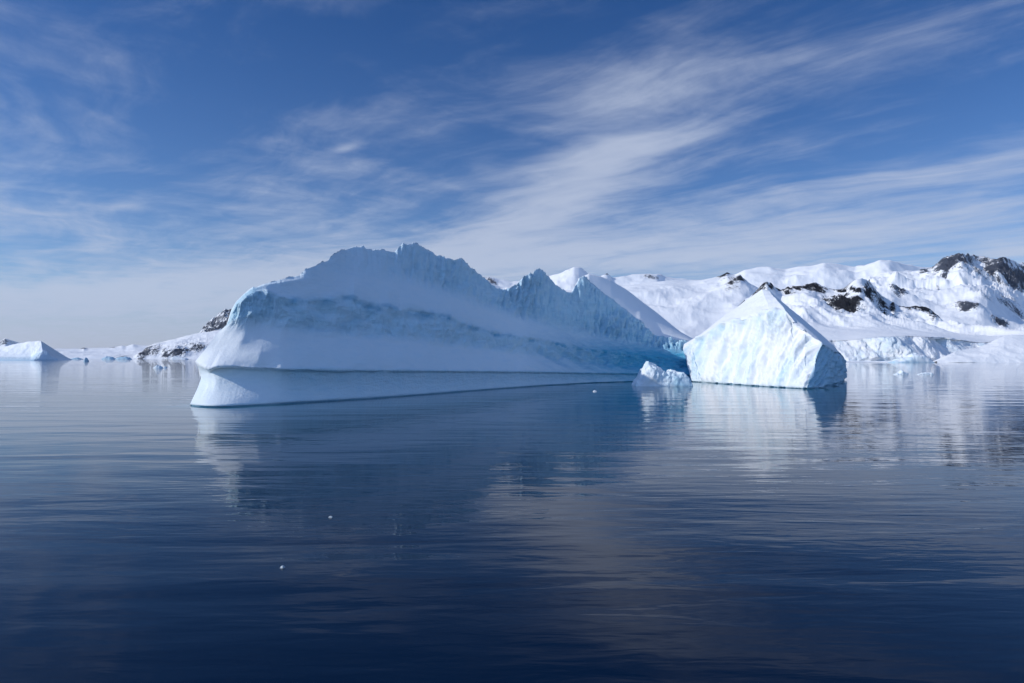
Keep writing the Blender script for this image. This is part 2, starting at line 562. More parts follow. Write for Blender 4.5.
# downward-slanting scalloped ledges to the right
sl_ = np.stack([P[..., 0] * 0.18 + P[..., 1] * 0.55, P[..., 1] * 0.7 + P[..., 0] * 0.25, P[..., 2]], -1)
led = ridged(sl_, 0.35, 4, 6) - 1.0
d += np.clip((cols - 520) / 70, 0, 1) * ramp([(kM1, 0), (kM2, 0.7), (kCB, 1), (kUB, 0.7), (kUB + 6, 0)]) * led * 1.3
fl = ridged(P, 0.55, 4, 3, (1, 0.16, 1)) - 1.0
fl2 = fbm(P, 0.7, 4, 4, (1, 0.5, 1))
rough = np.clip((cols - 470) / 60, 0, 1)
fmod = np.clip(0.75 + 1.5 * fbm(P, 0.05, 3, 23), 0.15, 1.5)
bl2 = np.round(fbm(P, 0.16, 4, 24, (1, 0.6, 1)) * 3.0) / 3.0
d += flute * 0.75 * bl2
d += flute * fmod * (0.5 * fl * (1 - 0.3 * rough) + (0.34 + 0.95 * rough) * fl2)
d += slope * (0.35 * fbm(P, 0.07, 3, 5) + 0.08 * fbm(P, 0.5, 3, 7, (0.4, 1.4, 1)))
d += foot * (0.16 * fbm(P, 0.12, 3, 8) + 0.05 * fbm(P, 0.9, 3, 9))
lipn = ramp([(kN, 0), (kL, 1), (kL + 3, 0)])
d += lipn * (0.35 * fbm(P, 0.25, 4, 10))
d = d * np.clip((cols - 189) / 12, 0, 1)
V = V + N * d[..., None]
V[kR:, :, 2] += (0.5 * fbm(P[kR:], 0.45, 4, 11) + 0.25 * fbm(P[kR:], 1.3, 3, 12)) * np.clip((cols[kR:] - 250) / 40, 0.2, 1)
topc = V[kR].copy()
icy = np.clip(cliff * 0.55 + flute * 0.6 + foot * 0.45 + 0.42, 0, 1)
left_edge = np.clip(1 - np.abs(cols - 218) / 55, 0, 1) * ramp([(kCB, 0), (kCB + 5, 1), (kUB, 0.9), (kR, 0.3)])
icy = np.maximum(icy, np.clip(left_edge * 1.5, 0, 1))
lit_facet = np.clip((300 - cols) / 30, 0, 1) * ramp([(kW, 0.75), (kN, 0.8), (kL, 1), (kM2, 1), (kCB, 0.3), (kCB + 4, 0)])  # sunlit left facet and toe: their brightness put into a whiter colour
icy = icy * (1 - 0.85 * lit_facet)
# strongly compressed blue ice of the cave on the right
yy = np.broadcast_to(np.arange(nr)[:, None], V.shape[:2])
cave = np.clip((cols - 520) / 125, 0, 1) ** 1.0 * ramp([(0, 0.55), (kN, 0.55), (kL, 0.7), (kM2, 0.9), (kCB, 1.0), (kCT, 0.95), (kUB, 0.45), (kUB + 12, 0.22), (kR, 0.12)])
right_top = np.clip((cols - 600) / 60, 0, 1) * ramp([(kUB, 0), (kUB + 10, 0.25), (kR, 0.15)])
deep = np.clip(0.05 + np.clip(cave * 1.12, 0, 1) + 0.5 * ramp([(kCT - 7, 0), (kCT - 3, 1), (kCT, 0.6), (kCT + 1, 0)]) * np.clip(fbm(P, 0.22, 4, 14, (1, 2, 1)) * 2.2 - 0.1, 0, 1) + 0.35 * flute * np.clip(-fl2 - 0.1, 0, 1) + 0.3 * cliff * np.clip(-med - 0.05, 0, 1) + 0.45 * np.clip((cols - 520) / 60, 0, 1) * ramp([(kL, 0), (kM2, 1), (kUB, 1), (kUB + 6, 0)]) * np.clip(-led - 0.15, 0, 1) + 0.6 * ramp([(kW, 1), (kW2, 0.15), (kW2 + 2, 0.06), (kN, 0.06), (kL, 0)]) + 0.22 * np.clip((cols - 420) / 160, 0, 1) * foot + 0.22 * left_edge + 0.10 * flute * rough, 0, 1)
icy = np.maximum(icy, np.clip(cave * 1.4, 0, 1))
full = close_back(V, 26, (-22, 34))
extra = full.shape[0] - nr
pad = lambda a, v: np.concatenate([a, np.full((extra, a.shape[1]), v)], 0)
full_l = full - BLOC
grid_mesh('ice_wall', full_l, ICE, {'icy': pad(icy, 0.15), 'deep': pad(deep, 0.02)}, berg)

# snow dome behind the jagged edge, with the low sunlit saddle at its foot
sd = np.arange(578, 700, 0.7)
edge_set = lambda x: lerp_table(RSET, x)
crestD = [(578, 256), (583, 257), (611, 262), (636, 267), (660, 272), (682, 276), (700, 276)]
crest = [(578, 279), (583, 276), (589, 273.5), (600, 276.3), (611, 280.5), (625, 288.5), (636, 297), (648, 306), (660, 315), (672, 325), (681, 332), (690, 337.5), (700, 342)]
footl = [(578, 300), (620, 311), (636, 318.5), (643, 319.5), (652, 321.5), (662, 324.5), (672, 328.3), (681, 332.6), (690, 338), (700, 342.4)]


def drow(tab, D):
    return np.array([tuple(at(x, lerp_table(tab, x), D(x))) for x in sd])


edD = lambda x: float(np.interp(x, s, dw + lerp_table(RSET, s)))
r0 = drow([(x, y + 6) for x, y in ridge if x > 570] + [(700, 350)], lambda x: edD(x) + 0.4)
r1 = drow([(x, y + 1.2) for x, y in ridge if x > 570] + [(700, 344)], lambda x: edD(x) + 0.8)
r2 = drow(footl, lambda x: edD(x) + lerp_table([(578, 3), (640, 5), (660, 13), (682, 21), (690, 21), (700, 20)], x))
r3 = drow(crest, lambda x: max(lerp_table(crestD, x), edD(x) + 9))
Dm = sub_rows([r0, r1, r2, r3], [3, 8, 22])
Dm = smooth_rows(Dm, 3, keep=[0, 3])
Pd = Dm
Dm = Dm.copy()
Dm[4:, :, 2] += 0.25 * fbm(Pd[4:], 0.08, 3, 20)
Dm = close_back(Dm, 14, (10, 45), 0.2)
grid_mesh('snow_dome', Dm - BLOC, ICE, {'icy': np.full(Dm.shape[:2], 0.03), 'deep': np.full(Dm.shape[:2], 0.0)}, berg)

# ---- the sunlit broken block at the right end
B = [  # (water), (face top, D), (roof, D)
    ((692, 381.8), (683, 349, 235), (684, 344, 239)),
    ((703, 382.3), (692, 341, 233), (699, 335.5, 240)),
    ((725, 384), (720, 323, 220), (727, 314, 236)),
    ((755, 386), (747, 317, 207), (748, 298.5, 231)),
    ((780, 387.5), (770, 310.5, 197), (762, 289, 225)),
    ((795, 388.3), (785, 309.6, 191), (769, 290.5, 222)),
    ((803, 388.8), (805, 327.4, 184.5), (811, 326, 207)),
    ((807, 389), (823, 344, 180.5), (834, 346, 196)),
    ((822, 388), (834, 351, 190), (841, 353.5, 203)),
    ((838, 383.5), (841, 357, 214), (843.5, 356.5, 222)),
    ((844, 379), (844, 360, 250), (844.3, 359, 252))]
tb = np.arange(len(B))
ts = np.concatenate([np.linspace(i, i + 1, n, endpoint=False) for i, n in enumerate((40, 44, 50, 50, 40, 34, 24, 24, 24, 20))] + [np.array([10.0])])


def brow(f):
    return np.stack([np.interp(ts, tb, [f(b)[k] for b in B]) for k in range(3)], -1)


bW = brow(lambda b: at(b[0][0], b[0][1], DW(*b[0])))
bU = bW.copy()
bU[:, 2] -= 5
bU[:, :2] += np.array((0.5, 1.0))
bW2 = bW.copy()
bW2[:, 2] += 0.3
bW[:, :2] += np.array((0.35, 0.6))
bF = brow(lambda b: at(*b[1]))
bR = brow(lambda b: at(*b[2]))
bM = (bW * 0.5 + bF * 0.5)
bcnt = [3, 2, 34, 34, 36]
BV = sub_rows([bU, bW, bW2, bM, bF, bR], bcnt)
bk = np.cumsum([0] + bcnt)[1:]
bk = [0] + list(bk[1:])
BV = smooth_rows(BV, 3, keep=[0, bk[1] - 2, bk[1], bk[3], bk[4]])
BN = grid_normals(BV)
if BN[20, 60, 1] > 0:
    BN = -BN
arcb = np.concatenate([[0], np.cumsum(np.linalg.norm(np.diff(bW, axis=0), axis=1))])
sh = BV.shape[:2]
PB = np.stack([np.broadcast_to(arcb[None], sh), BV[..., 2], np.zeros(sh)], -1)
ri = np.arange(sh[0])
rb = lambda tab: np.interp(ri, [a[0] for a in tab], [a[1] for a in tab])[:, None]
face = rb([(bk[1] - 1, 0.3), (bk[1] + 5, 1), (bk[3] - 5, 1), (bk[3], 0.3), (bk[3] + 4, 0.0)])
roof = rb([(bk[3], 0), (bk[3] + 5, 1), (bk[4] - 4, 1), (bk[4], 0.6)])
# slanted flutes running down the face to the left
SLB = np.stack([PB[..., 0] - PB[..., 1] * 0.55, PB[..., 1] * 0.22, PB[..., 2]], -1)
db = face * (1.5 * (ridged(SLB, 0.16, 4, 30) - 1.0) + 1.2 * fbm(SLB, 0.35, 4, 31, (1, 1.2, 1)) + 0.3 * fbm(PB, 0.9, 3, 32))
db += face * 1.6 * fbm(PB, 0.07, 3, 36)
db += rb([(bk[3] - 4, 0), (bk[3], 1), (bk[3] + 4, 0)]) * 0.9 * fbm(PB, 0.22, 4, 37)
db += roof * (0.35 * fbm(BV, 0.15, 4, 33) + 0.06 * fbm(BV, 0.8, 3, 35))
tcol = np.broadcast_to(ts[None], sh)
edge_keep = 1 - 0.45 * np.exp(-((tcol - 7.0) / 0.25) ** 2)
db *= edge_keep * np.clip(tcol / 0.35, 0.2, 1)
BV = BV + BN * db[..., None]
bicy = np.clip(0.6 * face * (0.20 + 1.3 * fbm(SLB, 0.25, 4, 34)) + 0.02, 0, 1)
bicy = np.clip(bicy + 0.35 * rb([(bk[3] - 14, 0), (bk[3] - 3, 1), (bk[3] - 1, 1), (bk[3] + 1, 0)]) * np.clip(0.6 + 2.0 * fbm(PB, 0.3, 3, 40), 0, 1) * (tcol < 5.2), 0, 1)  # blue shadow line under the face top, put into the colour
bicy = np.where(tcol > 6.9, np.clip(face * 1.0 + 0.1, 0, 1), bicy)
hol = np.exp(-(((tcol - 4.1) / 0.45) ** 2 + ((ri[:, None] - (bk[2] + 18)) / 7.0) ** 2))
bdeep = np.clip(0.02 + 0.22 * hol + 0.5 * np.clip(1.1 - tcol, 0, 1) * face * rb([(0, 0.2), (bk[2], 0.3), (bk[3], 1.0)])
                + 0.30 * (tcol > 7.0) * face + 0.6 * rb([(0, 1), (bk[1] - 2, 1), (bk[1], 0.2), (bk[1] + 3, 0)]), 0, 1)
BF_ = close_back(BV, 20, (14, 42), 0.05)
ex = BF_.shape[0] - sh[0]
padb = lambda a, v: np.concatenate([a, np.full((ex, a.shape[1]), v)], 0)
grid_mesh('ice_block', BF_ - BLOC, ICE, {'icy': padb(bicy, 0.1), 'deep': padb(bdeep, 0.0)}, berg)


# ------------------------------------------------------------------ small floating ice
def lump(name, x0, x1, py, prof, depth, seed, nx=60, ny=30, rough=0.16, icy=0.4, deep=0.0, parent=None, Dm=None, pw=2.6, sky=None):
    """a floating piece: prof = (u, height m) along its width; sides fall steeply under water"""
    D0 = DW((x0 + x1) / 2, py) if Dm is None else Dm
    a, b = at(x0, py, D0), at(x1, py, D0)
    wdt = b.x - a.x
    u = np.linspace(0, 1, nx)
    v = np.linspace(0, 1, ny)
    U, Vv = np.meshgrid(u, v)
    hh = lerp_table(prof, U)
    e = np.clip(1 - np.abs(2 * Vv - 1) ** pw, 0, 1) ** 0.5 * np.clip(1 - np.abs(2 * U - 1) ** (pw * 3), 0, 1) ** 0.5
    hm = max(p[1] for p in prof)
    Z = (hh + 0.35 * hm) * e - 0.35 * hm
    X = a.x + U * wdt
    Y = D0 + Vv * depth
    G = np.stack([X, Y, Z], -1)
    q = np.stack([X, Y, Z], -1) / hm
    nn = fbm(q, 1.6, 5, seed) * rough * hm
    nn2 = (ridged(q, 1.1, 4, seed + 1) - 1.0) * rough * hm * 0.7
    G[..., 2] += (nn + nn2 + fbm(q, 6.0, 3, seed + 4) * rough * hm * 0.35) * e
    G[..., 0] += fbm(q, 1.3, 3, seed + 2) * rough * hm * 0.8
    G[..., 1] += fbm(q, 1.3, 3, seed + 3) * rough * hm * 0.8
    loc = np.array(((a.x + b.x) / 2, D0 + depth / 2, 0))
    dp = np.full(U.shape, deep) if not callable(deep) else deep(U, Vv, Z / hm)
    o = grid_mesh(name, G - loc, ICE, {'icy': np.clip(icy + 0.5 * nn / (hm * rough + 1e-6), 0, 1), 'deep': dp}, parent)
    o.location = loc
    return o


bit = lump('bergy_bit', 635.5, 695, 386.3, [(0, 0.9), (0.06, 2.0), (0.12, 2.8), (0.17, 4.9), (0.24, 5.7), (0.36, 5.6), (0.42, 4.9), (0.5, 3.9), (0.56, 3.2), (0.64, 3.8), (0.82, 4.0), (0.93, 3.5), (1, 1.2)],
           11, 41, 170, 90, 0.17, 0.35, lambda u, v, z: np.clip((u - 0.58) / 0.1, 0, 1) * np.clip(1 - v * 1.8, 0, 1) * 0.5 + 0.03)
tag(bit, 'small rugged piece of white and blue ice afloat before the sunlit block', 'ice floe')

tag(lump('ice_chunk', 896, 911, 374.6, [(0, 0.3), (0.3, 0.7), (0.5, 2.2), (0.7, 1.2), (1, 0.2)], 4, 51, 30, 16),
    'pointed white ice chunk adrift off the glacier front, left of a flatter floe', 'ice chunk')
tag(lump('ice_chunk', 919, 935, 374.6, [(0, 0.3), (0.5, 0.9), (0.85, 1.1), (1, 0.2)], 3, 52, 30, 16),
    'flat narrow ice floe adrift off the glacier front, right of a pointed chunk', 'ice chunk')
tag(lump('ice_chunk', 152, 160.5, 368.2, [(0, 0.5), (0.4, 2.2), (0.7, 1.7), (1, 0.3)], 6, 53, 30, 16),
    'rounded white ice chunk afloat left of the great iceberg, larger of a pair', 'ice chunk')
tag(lump('ice_chunk', 162.5, 166, 368, [(0, 0.4), (0.5, 1.2), (1, 0.3)], 3, 54, 20, 12),
    'tiny white ice chunk afloat left of the great iceberg, smaller of a pair', 'ice chunk')
tag(lump('ice_chunk', 82.5, 87, 361.5, [(0, 2), (0.5, 8), (1, 2)], 9, 55, 20, 12, deep=0.5),
    'small dark bluish ice lump far out before the low white coast', 'ice chunk')
tag(lump('ice_chunk', 593, 597, 391.5, [(0, 0.1), (0.5, 0.28), (1, 0.1)], 0.8, 56, 20, 12),
    'small ice crumb floating in dark water before the blue hollow of the iceberg', 'ice chunk')
tag(lump('ice_chunk', 328.3, 332, 518, [(0, 0.05), (0.5, 0.08), (1, 0.04)], 0.2, 57, 20, 12),
    'tiny white ice crumb in the dark reflection of the great iceberg', 'ice chunk')
tag(lump('ice_chunk', 279.5, 284, 568.5, [(0, 0.04), (0.4, 0.09), (1, 0.03)], 0.2, 58, 20, 12),
    'tiny white ice crumb nearest the viewer on open dark blue water', 'ice chunk')

# tabular berg at the far left
Dt = DW(20, 360)
mz = Dt / F_
fb = thing('tabular_iceberg', 'distant white iceberg with sloping snow top and shaded end at far left', 'iceberg', at(10, 360, Dt))
fl_ = np.array(fb.location)
TB = [((-90, 360.0), (-90, 352, Dt + 20), (-88, 350, Dt + 120)), ((-30, 360.2), (-30, 356, Dt + 8), (-28, 351.5, Dt + 120)), ((0, 360.3), (0, 357.3, Dt + 5), (0, 347.8, Dt + 100)),
      ((15, 360.5), (15, 357.5, Dt + 4), (17, 343.5, Dt + 80)), ((30, 360.6), (31, 357, Dt + 4), (30, 341.6, Dt + 60)), ((34, 360.6), (36, 353.5, Dt + 3), (38, 341.2, Dt + 50)),
      ((38, 360.5), (42.5, 350.5, Dt + 8), (41, 341.3, Dt + 46)), ((46, 360.3), (47, 351, Dt + 30), (46, 348.5, Dt + 60)), ((52, 360.1), (52, 356.5, Dt + 60), (51.5, 354.5, Dt + 80)), ((58, 359.9), (57.5, 359.3, Dt + 90), (57, 359.0, Dt + 100))]
tq = np.linspace(0, len(TB) - 1, 220)


def trow(f):
    return np.stack([np.interp(tq, np.arange(len(TB)), [f(b)[k] for b in TB]) for k in range(3)], -1)


tW = trow(lambda b: at(b[0][0], b[0][1], DW(*b[0])))
tU = tW.copy()
tU[:, 2] -= 12
T = sub_rows([tU, tW, trow(lambda b: at(*b[1])), trow(lambda b: at(*b[2]))], [2, 18, 24])
T = smooth_rows(T, 1)
TN = grid_normals(T)
if TN[10, 100, 1] > 0:
    TN = -TN
T = T + TN * (2.2 * fbm(T, 0.035, 5, 61) * np.clip(np.arange(T.shape[0]) / 8, 0.2, 1)[:, None])[..., None]
ic = np.interp(np.arange(T.shape[0]), [0, 18, 22, 44], [0.8, 0.6, 0.1, 0.0])[:, None] * np.ones(T.shape[:2])
dp = np.interp(np.arange(T.shape[0]), [0, 3, 6, 44], [0.5, 0.4, 0.05, 0.0])[:, None] * np.ones(T.shape[:2])
T2 = close_back(T, 10, (20, 150), 0.1)
e2 = T2.shape[0] - T.shape[0]
grid_mesh('ice_body', T2 - fl_, ICE, {'icy': np.pad(ic, ((0, e2), (0, 0))), 'deep': np.pad(dp, ((0, e2), (0, 0)))}, fb)

for (x0, x1, py, hts, nm, lb) in (
        (100, 112, 359.4, [(0, 3), (0.4, 12), (0.8, 9), (1, 2)], 'iceberg', 'far low blue iceberg under the white coast, left of a longer one'),
        (114, 128, 359.4, [(0, 4), (0.3, 10), (0.7, 11), (1, 5)], 'iceberg', 'far long low blue iceberg under the white coast, right of a shorter one'),
        (69, 79, 359.3, [(0, 3), (0.5, 7), (1, 2)], 'iceberg', 'far tiny blue iceberg between the tabular berg and the low coast')):
    tag(lump(nm, x0, x1, py, hts, 40, int(x0), 40, 16, 0.2, 0.8, 0.35), lb, 'iceberg')
tag(lump('iceberg', 169, 186, 359.3, [(0, 6), (0.2, 13), (0.5, 10), (1, 4)], 40, 71, 40, 16, 0.12, 0.1, 0.0),
    'far small white iceberg below the dark coastal cliff, left of the great iceberg', 'iceberg')
tag(lump('iceberg', 894, 938, 362.7, [(0, 1.0), (0.15, 4.5), (0.35, 7.5), (0.5, 13), (0.62, 14.5), (0.78, 11), (0.9, 7), (1, 1.5)], 30, 72, 90, 40, 0.09, 0.35,
         lambda u, v, z: np.clip(0.5 - z * 2.2, 0, 1) * 0.9), 'low humped white iceberg with turquoise base before the glacier front at right', 'iceberg')


# ------------------------------------------------------------------ mountains
def project(P):
    c, s_ = math.cos(PITCH), math.sin(PITCH)
    x, y, z = P[..., 0], P[..., 1], P[..., 2] - CAMZ
    dep = y * c + z * s_
    up = -y * s_ + z * c
    return W_ / 2 + F_ * x / dep, H_ / 2 - F_ * up / dep


def mountain(name, rows_, counts, px0, px1, step, amps, nscale, material, rocks=(), seed=0, icy_rows=None, back=1500, ridge_n=1.0, aniso=(1, 1, 0.5), fine=0.35, kind=True):
    """rows_: lists of (px,py,D), front to ridge; amps: noise amplitude (m) per row"""
    xs = np.arange(px0, px1 + step, step)

    def soft(a, px):
        n_ = max(1, int(px / step))
        kx = np.exp(-0.5 * (np.arange(-3 * n_, 3 * n_ + 1) / n_) ** 2)
        return np.convolve(np.pad(a, 3 * n_, mode='edge'), kx / kx.sum(), 'valid')

    R = []
    for rw in rows_:
        pxs = [a[0] for a in rw]
        py = np.interp(xs, pxs, [a[1] for a in rw])
        D = np.interp(xs, pxs, [a[2] if a[2] is not None else DW(a[0], a[1]) for a in rw])
        last = rw is rows_[-1]
        D = soft(D, 2.5 if last else 11)
        py = soft(py, 0.5 if last else 5)
        R.append(np.array([tuple(at(x, y, d_)) for x, y, d_ in zip(xs, py, D)]))
    M = sub_rows(R, counts)
    k = np.cumsum([0] + counts)
    M = smooth_rows(M, 2, keep=[0, k[-1]] + ([k[1], k[2]] if icy_rows else []))
    am = np.interp(np.arange(M.shape[0]), k, amps)[:, None]
    n = (ridged(M, nscale, 5, seed, aniso) - 1.0) * 0.85 + fbm(M, nscale * 0.6, 4, seed + 1, aniso, 1.1) * 0.30
    fn = fbm(M, nscale * 5, 3, seed + 2) * fine * 0.35
    PX, PY = project(M)
    rock = np.zeros(M.shape[:2])
    wob = fbm(M, nscale * 4, 4, seed + 3)
    for (cx, cy, rx, ry, an, am_) in rocks:
        a = math.radians(an)
        dx, dy = PX - cx, PY - cy
        e1 = (dx * math.cos(a) - dy * math.sin(a)) / (rx * 1.2)
        e2_ = (dx * math.sin(a) + dy * math.cos(a)) / (ry * 1.25)
        rock = np.maximum(rock, am_ * np.clip(1.45 - np.sqrt(e1 ** 2 + e2_ ** 2) + wob * 0.45, 0, 1))
    disp = (n + fn * (1 + 2.6 * rock)) * am
    lastn = np.interp(np.arange(M.shape[0]), [0, k[-1] - 6, k[-1]], [1, 1, ridge_n])[:, None]
    M[..., 2] += disp * lastn
    if icy_rows:       # vertical glacier front: push crevassed columns in and out
        f = np.interp(np.arange(M.shape[0]), [0, k[1], k[1] + 3, k[2] - 1, k[2] + 1], [0.2, 0.5, 1, 1, 0])[:, None]
        q = M * np.array((1, 0.15, 0.8))
        M[..., 1] -= f * icy_rows * (0.7 * (ridged(q, 0.016, 5, seed + 5) - 1.0) + fbm(q, 0.04, 4, seed + 6) * 0.7 + 2.6 * fbm(M, 0.007, 2, seed + 8, (1, 0, 0.4)))
        icy_ = f * 0.8
    else:
        icy_ = np.zeros((M.shape[0], 1))
    tail = M[-1:].copy()
    tl = np.concatenate([tail + np.array((0, back * f, 0)) - np.array((0, 0, 1)) * (tail[..., 2:3] + 20) * np.array((0, 0, 1)) * f for f in (0.25, 0.5, 0.75, 1.0)], 0)
    A = np.concatenate([M, tl], 0)
    icy_ = np.broadcast_to(icy_, M.shape[:2])
    rock_p = np.pad(rock, ((0, 4), (0, 0)))
    icy_p = np.pad(icy_, ((0, 4), (0, 0)))
    o = grid_mesh(name, A, material, {'rock': rock_p, 'icy': icy_p})
    o['kind'] = 'structure'
    return o


Z = lambda tab, D: [(x, y, D) for x, y in tab]
# far snow range
mountain('snow_range', [
    Z([(440, 352), (1100, 352)], 5200),
    Z([(440, 318), (600, 312), (760, 308), (900, 300), (1100, 300)], 6500),
    [(440, 285, 8200), (480, 281, 8200), (488, 278, 8000), (500, 280.5, 8100), (512, 281.5, 8100), (524, 279, 8100), (545, 275, 8100), (560, 272, 7900), (574, 267.5, 7700), (580, 268, 7750), (588, 274, 8000), (596, 276, 8100),
     (604, 274, 8000), (608, 273.5, 8000), (612, 277, 8100), (625, 276, 8100), (640, 273.5, 8100), (650, 272.8, 8100), (657, 273, 8100), (664, 276.5, 8300), (676, 277.5, 8300), (690, 279, 8400), (710, 280, 8300), (730, 276, 8100),
     (745, 270, 7900), (757, 268.3, 7900), (772, 268, 7900), (785, 269, 8000), (800, 266.5, 7900), (815, 264, 7800), (824, 262.8, 7700), (835, 264, 7800), (845, 265, 7900), (855, 267, 7900), (866, 265.5, 7700), (880, 262, 7500), (890, 261.5, 7500),
     (905, 264, 7700), (920, 266.5, 7900), (935, 268, 8000), (970, 268, 8000), (1100, 270, 8000)]],
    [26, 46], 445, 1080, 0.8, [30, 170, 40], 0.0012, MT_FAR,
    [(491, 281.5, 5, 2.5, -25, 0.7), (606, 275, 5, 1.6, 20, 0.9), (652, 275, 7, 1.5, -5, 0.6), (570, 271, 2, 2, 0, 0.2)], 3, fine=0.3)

# the rocky massif on the right
mountain('rocky_massif', [
    Z([(860, 350), (1120, 350)], 2900),
    Z([(860, 325), (890, 322), (920, 328), (950, 330), (990, 333), (1020, 335), (1120, 330)], 3300),
    [(860, 300, 3900), (890, 296, 3900), (915, 302, 3900), (940, 306, 3900), (965, 302, 3700), (985, 296, 3650), (1000, 308, 3900), (1024, 318, 4100), (1120, 320, 4000)],
    [(860, 284, 4600), (890, 280, 4500), (925, 283, 4500), (950, 282, 4500), (970, 279, 4400), (990, 287, 4500), (1024, 296, 4700), (1120, 290, 4700)],
    [(860, 284, 5200), (880, 276, 5200), (895, 272, 5200), (915, 272, 5200), (932, 269.5, 5100), (938, 265, 5050), (944, 258.5, 5000), (951, 253.8, 4900), (958, 252, 4850), (964, 252.5, 4850), (970, 254.5, 5000), (976, 256.5, 5100), (984, 257.5, 5100),
     (992, 256, 4900), (1000, 255, 4850), (1006, 257.5, 4900), (1014, 262, 5000), (1024, 266, 5100), (1060, 270, 5100), (1120, 285, 5200)]],
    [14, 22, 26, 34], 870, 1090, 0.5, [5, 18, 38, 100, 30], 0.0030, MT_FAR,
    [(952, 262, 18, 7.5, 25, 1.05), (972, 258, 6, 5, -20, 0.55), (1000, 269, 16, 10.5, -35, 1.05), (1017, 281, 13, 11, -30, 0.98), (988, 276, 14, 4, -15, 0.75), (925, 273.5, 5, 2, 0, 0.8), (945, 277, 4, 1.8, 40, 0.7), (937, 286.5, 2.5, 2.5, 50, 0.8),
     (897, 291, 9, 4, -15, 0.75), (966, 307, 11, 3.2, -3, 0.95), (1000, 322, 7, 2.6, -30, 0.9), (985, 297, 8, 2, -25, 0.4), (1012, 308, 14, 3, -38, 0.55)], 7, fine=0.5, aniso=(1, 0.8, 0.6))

# broad snowfield rising behind the saddle
mountain('snowfield', [
    Z([(560, 358.2), (900, 358.2)], 2300),
    Z([(560, 345), (700, 338), (800, 335), (900, 335)], 2700),
    [(560, 300, 3500), (640, 297, 3500), (690, 293, 3600), (720, 290, 3600), (745, 287, 3300), (765, 296, 3600), (800, 300, 3600), (900, 300, 3600)],
    [(560, 290, 4300), (640, 284, 4300), (665, 281.5, 4300), (690, 281, 4300), (705, 279, 4200), (720, 276.5, 4150), (727, 271.8, 4100), (732, 274, 4100), (736, 275.5, 4000), (740, 273.5, 3900), (744, 278, 4000), (750, 284, 4200), (758, 288, 4300), (780, 290, 4300), (900, 290, 4300)]],
    [14, 30, 30], 560, 860, 0.6, [5, 22, 45, 12], 0.0022, MT_NEAR,
    [(724, 274, 5.5, 2.2, 28, 1.0), (732, 283.5, 7.5, 4.2, 25, 1.0), (740, 279.5, 4, 5, -20, 1.0)], 11, fine=0.25)

# nearer rocky ridge above the glacier front
mountain('rocky_ridge', [
    [(745, 363, 1150), (843, 362.5, None), (870, 362.2, None), (905, 362.4, None), (950, 362.4, None), (985, 362, None), (1100, 362, None)],
    [(745, 361.4, 1165), (843, 361, 1160), (870, 360.4, 1165), (905, 360.5, 1160), (950, 360.5, 1170), (985, 360.5, 1185), (1100, 360, 1200)],
    [(745, 342, 1220), (843, 340.5, 1205), (862, 338, 1200), (880, 336.7, 1205), (905, 335.8, 1190), (922, 336.8, 1195), (940, 337.5, 1235), (960, 340, 1260), (982, 343, 1275), (1000, 341, 1300), (1100, 335, 1300)],
    [(745, 326, 1500), (790, 328, 1500), (840, 328, 1500), (880, 329, 1500), (920, 331, 1500), (960, 335, 1480), (990, 338, 1450), (1020, 337, 1450), (1100, 333, 1500)],
    [(745, 312, 1850), (780, 312, 1850), (800, 312, 1800), (828, 316, 1750), (850, 318, 1740), (870, 313, 1800), (884, 322, 1740), (905, 318, 1840), (925, 321, 1840), (940, 325, 1840), (960, 333, 1750), (1100, 334, 1750)],
    [(745, 300, 2200), (752, 296, 2190), (758, 291, 2150), (763, 284.5, 2100), (767, 282.5, 2080), (771, 285, 2100), (776, 288.5, 2160), (782, 290.5, 2240), (790, 287.5, 2240), (797, 286, 2230), (806, 283, 2240), (815, 281, 2260), (819, 282.5, 2260),
     (827, 286.5, 2220), (834, 289, 2180), (841, 288.5, 2140), (847, 287, 2120), (850, 283, 2080), (853, 280.5, 2050), (857, 279, 2030), (862, 278.8, 2030), (868, 281, 2120), (874, 287, 2220), (882, 296, 2330), (890, 301.5, 2330), (900, 305, 2200), (912, 304.5, 2160), (922, 305.5, 2160),
     (931, 309, 2160), (938, 316, 2200), (946, 325, 2250), (960, 333, 2000), (1100, 335, 2000)]],
    [2, 24, 16, 24, 44], 745, 1060, 0.42, [0, 0, 1, 6, 44, 9], 0.0062, MT_NEAR,
    [(762, 289, 9, 4, 35, 1.0), (770, 287, 4, 5, -40, 0.8), (784, 293, 8, 3, -20, 0.9), (800, 288.5, 9, 4.2, 10, 1.0), (815, 286, 10, 3.6, -12, 1.0), (843, 304.5, 14, 8.2, -8, 1.0), (842, 290, 8, 1.8, -12, 0.9), (855, 293, 9, 1.8, -22, 0.8), (872, 295.5, 6, 6, 40, 0.95), (867, 286, 3, 4, -40, 0.6),
     (882, 305, 5, 7, 25, 0.8), (893, 312, 2.5, 4, 20, 0.8), (886, 317, 4, 3, -30, 0.7), (908, 306.5, 9, 3.4, -6, 0.95), (924, 307.5, 9, 2.4, -12, 0.95), (934, 316, 5.5, 5, -40, 1.0)], 19, icy_rows=16, back=900, fine=0.5, aniso=(1, 0.3, 0.3))

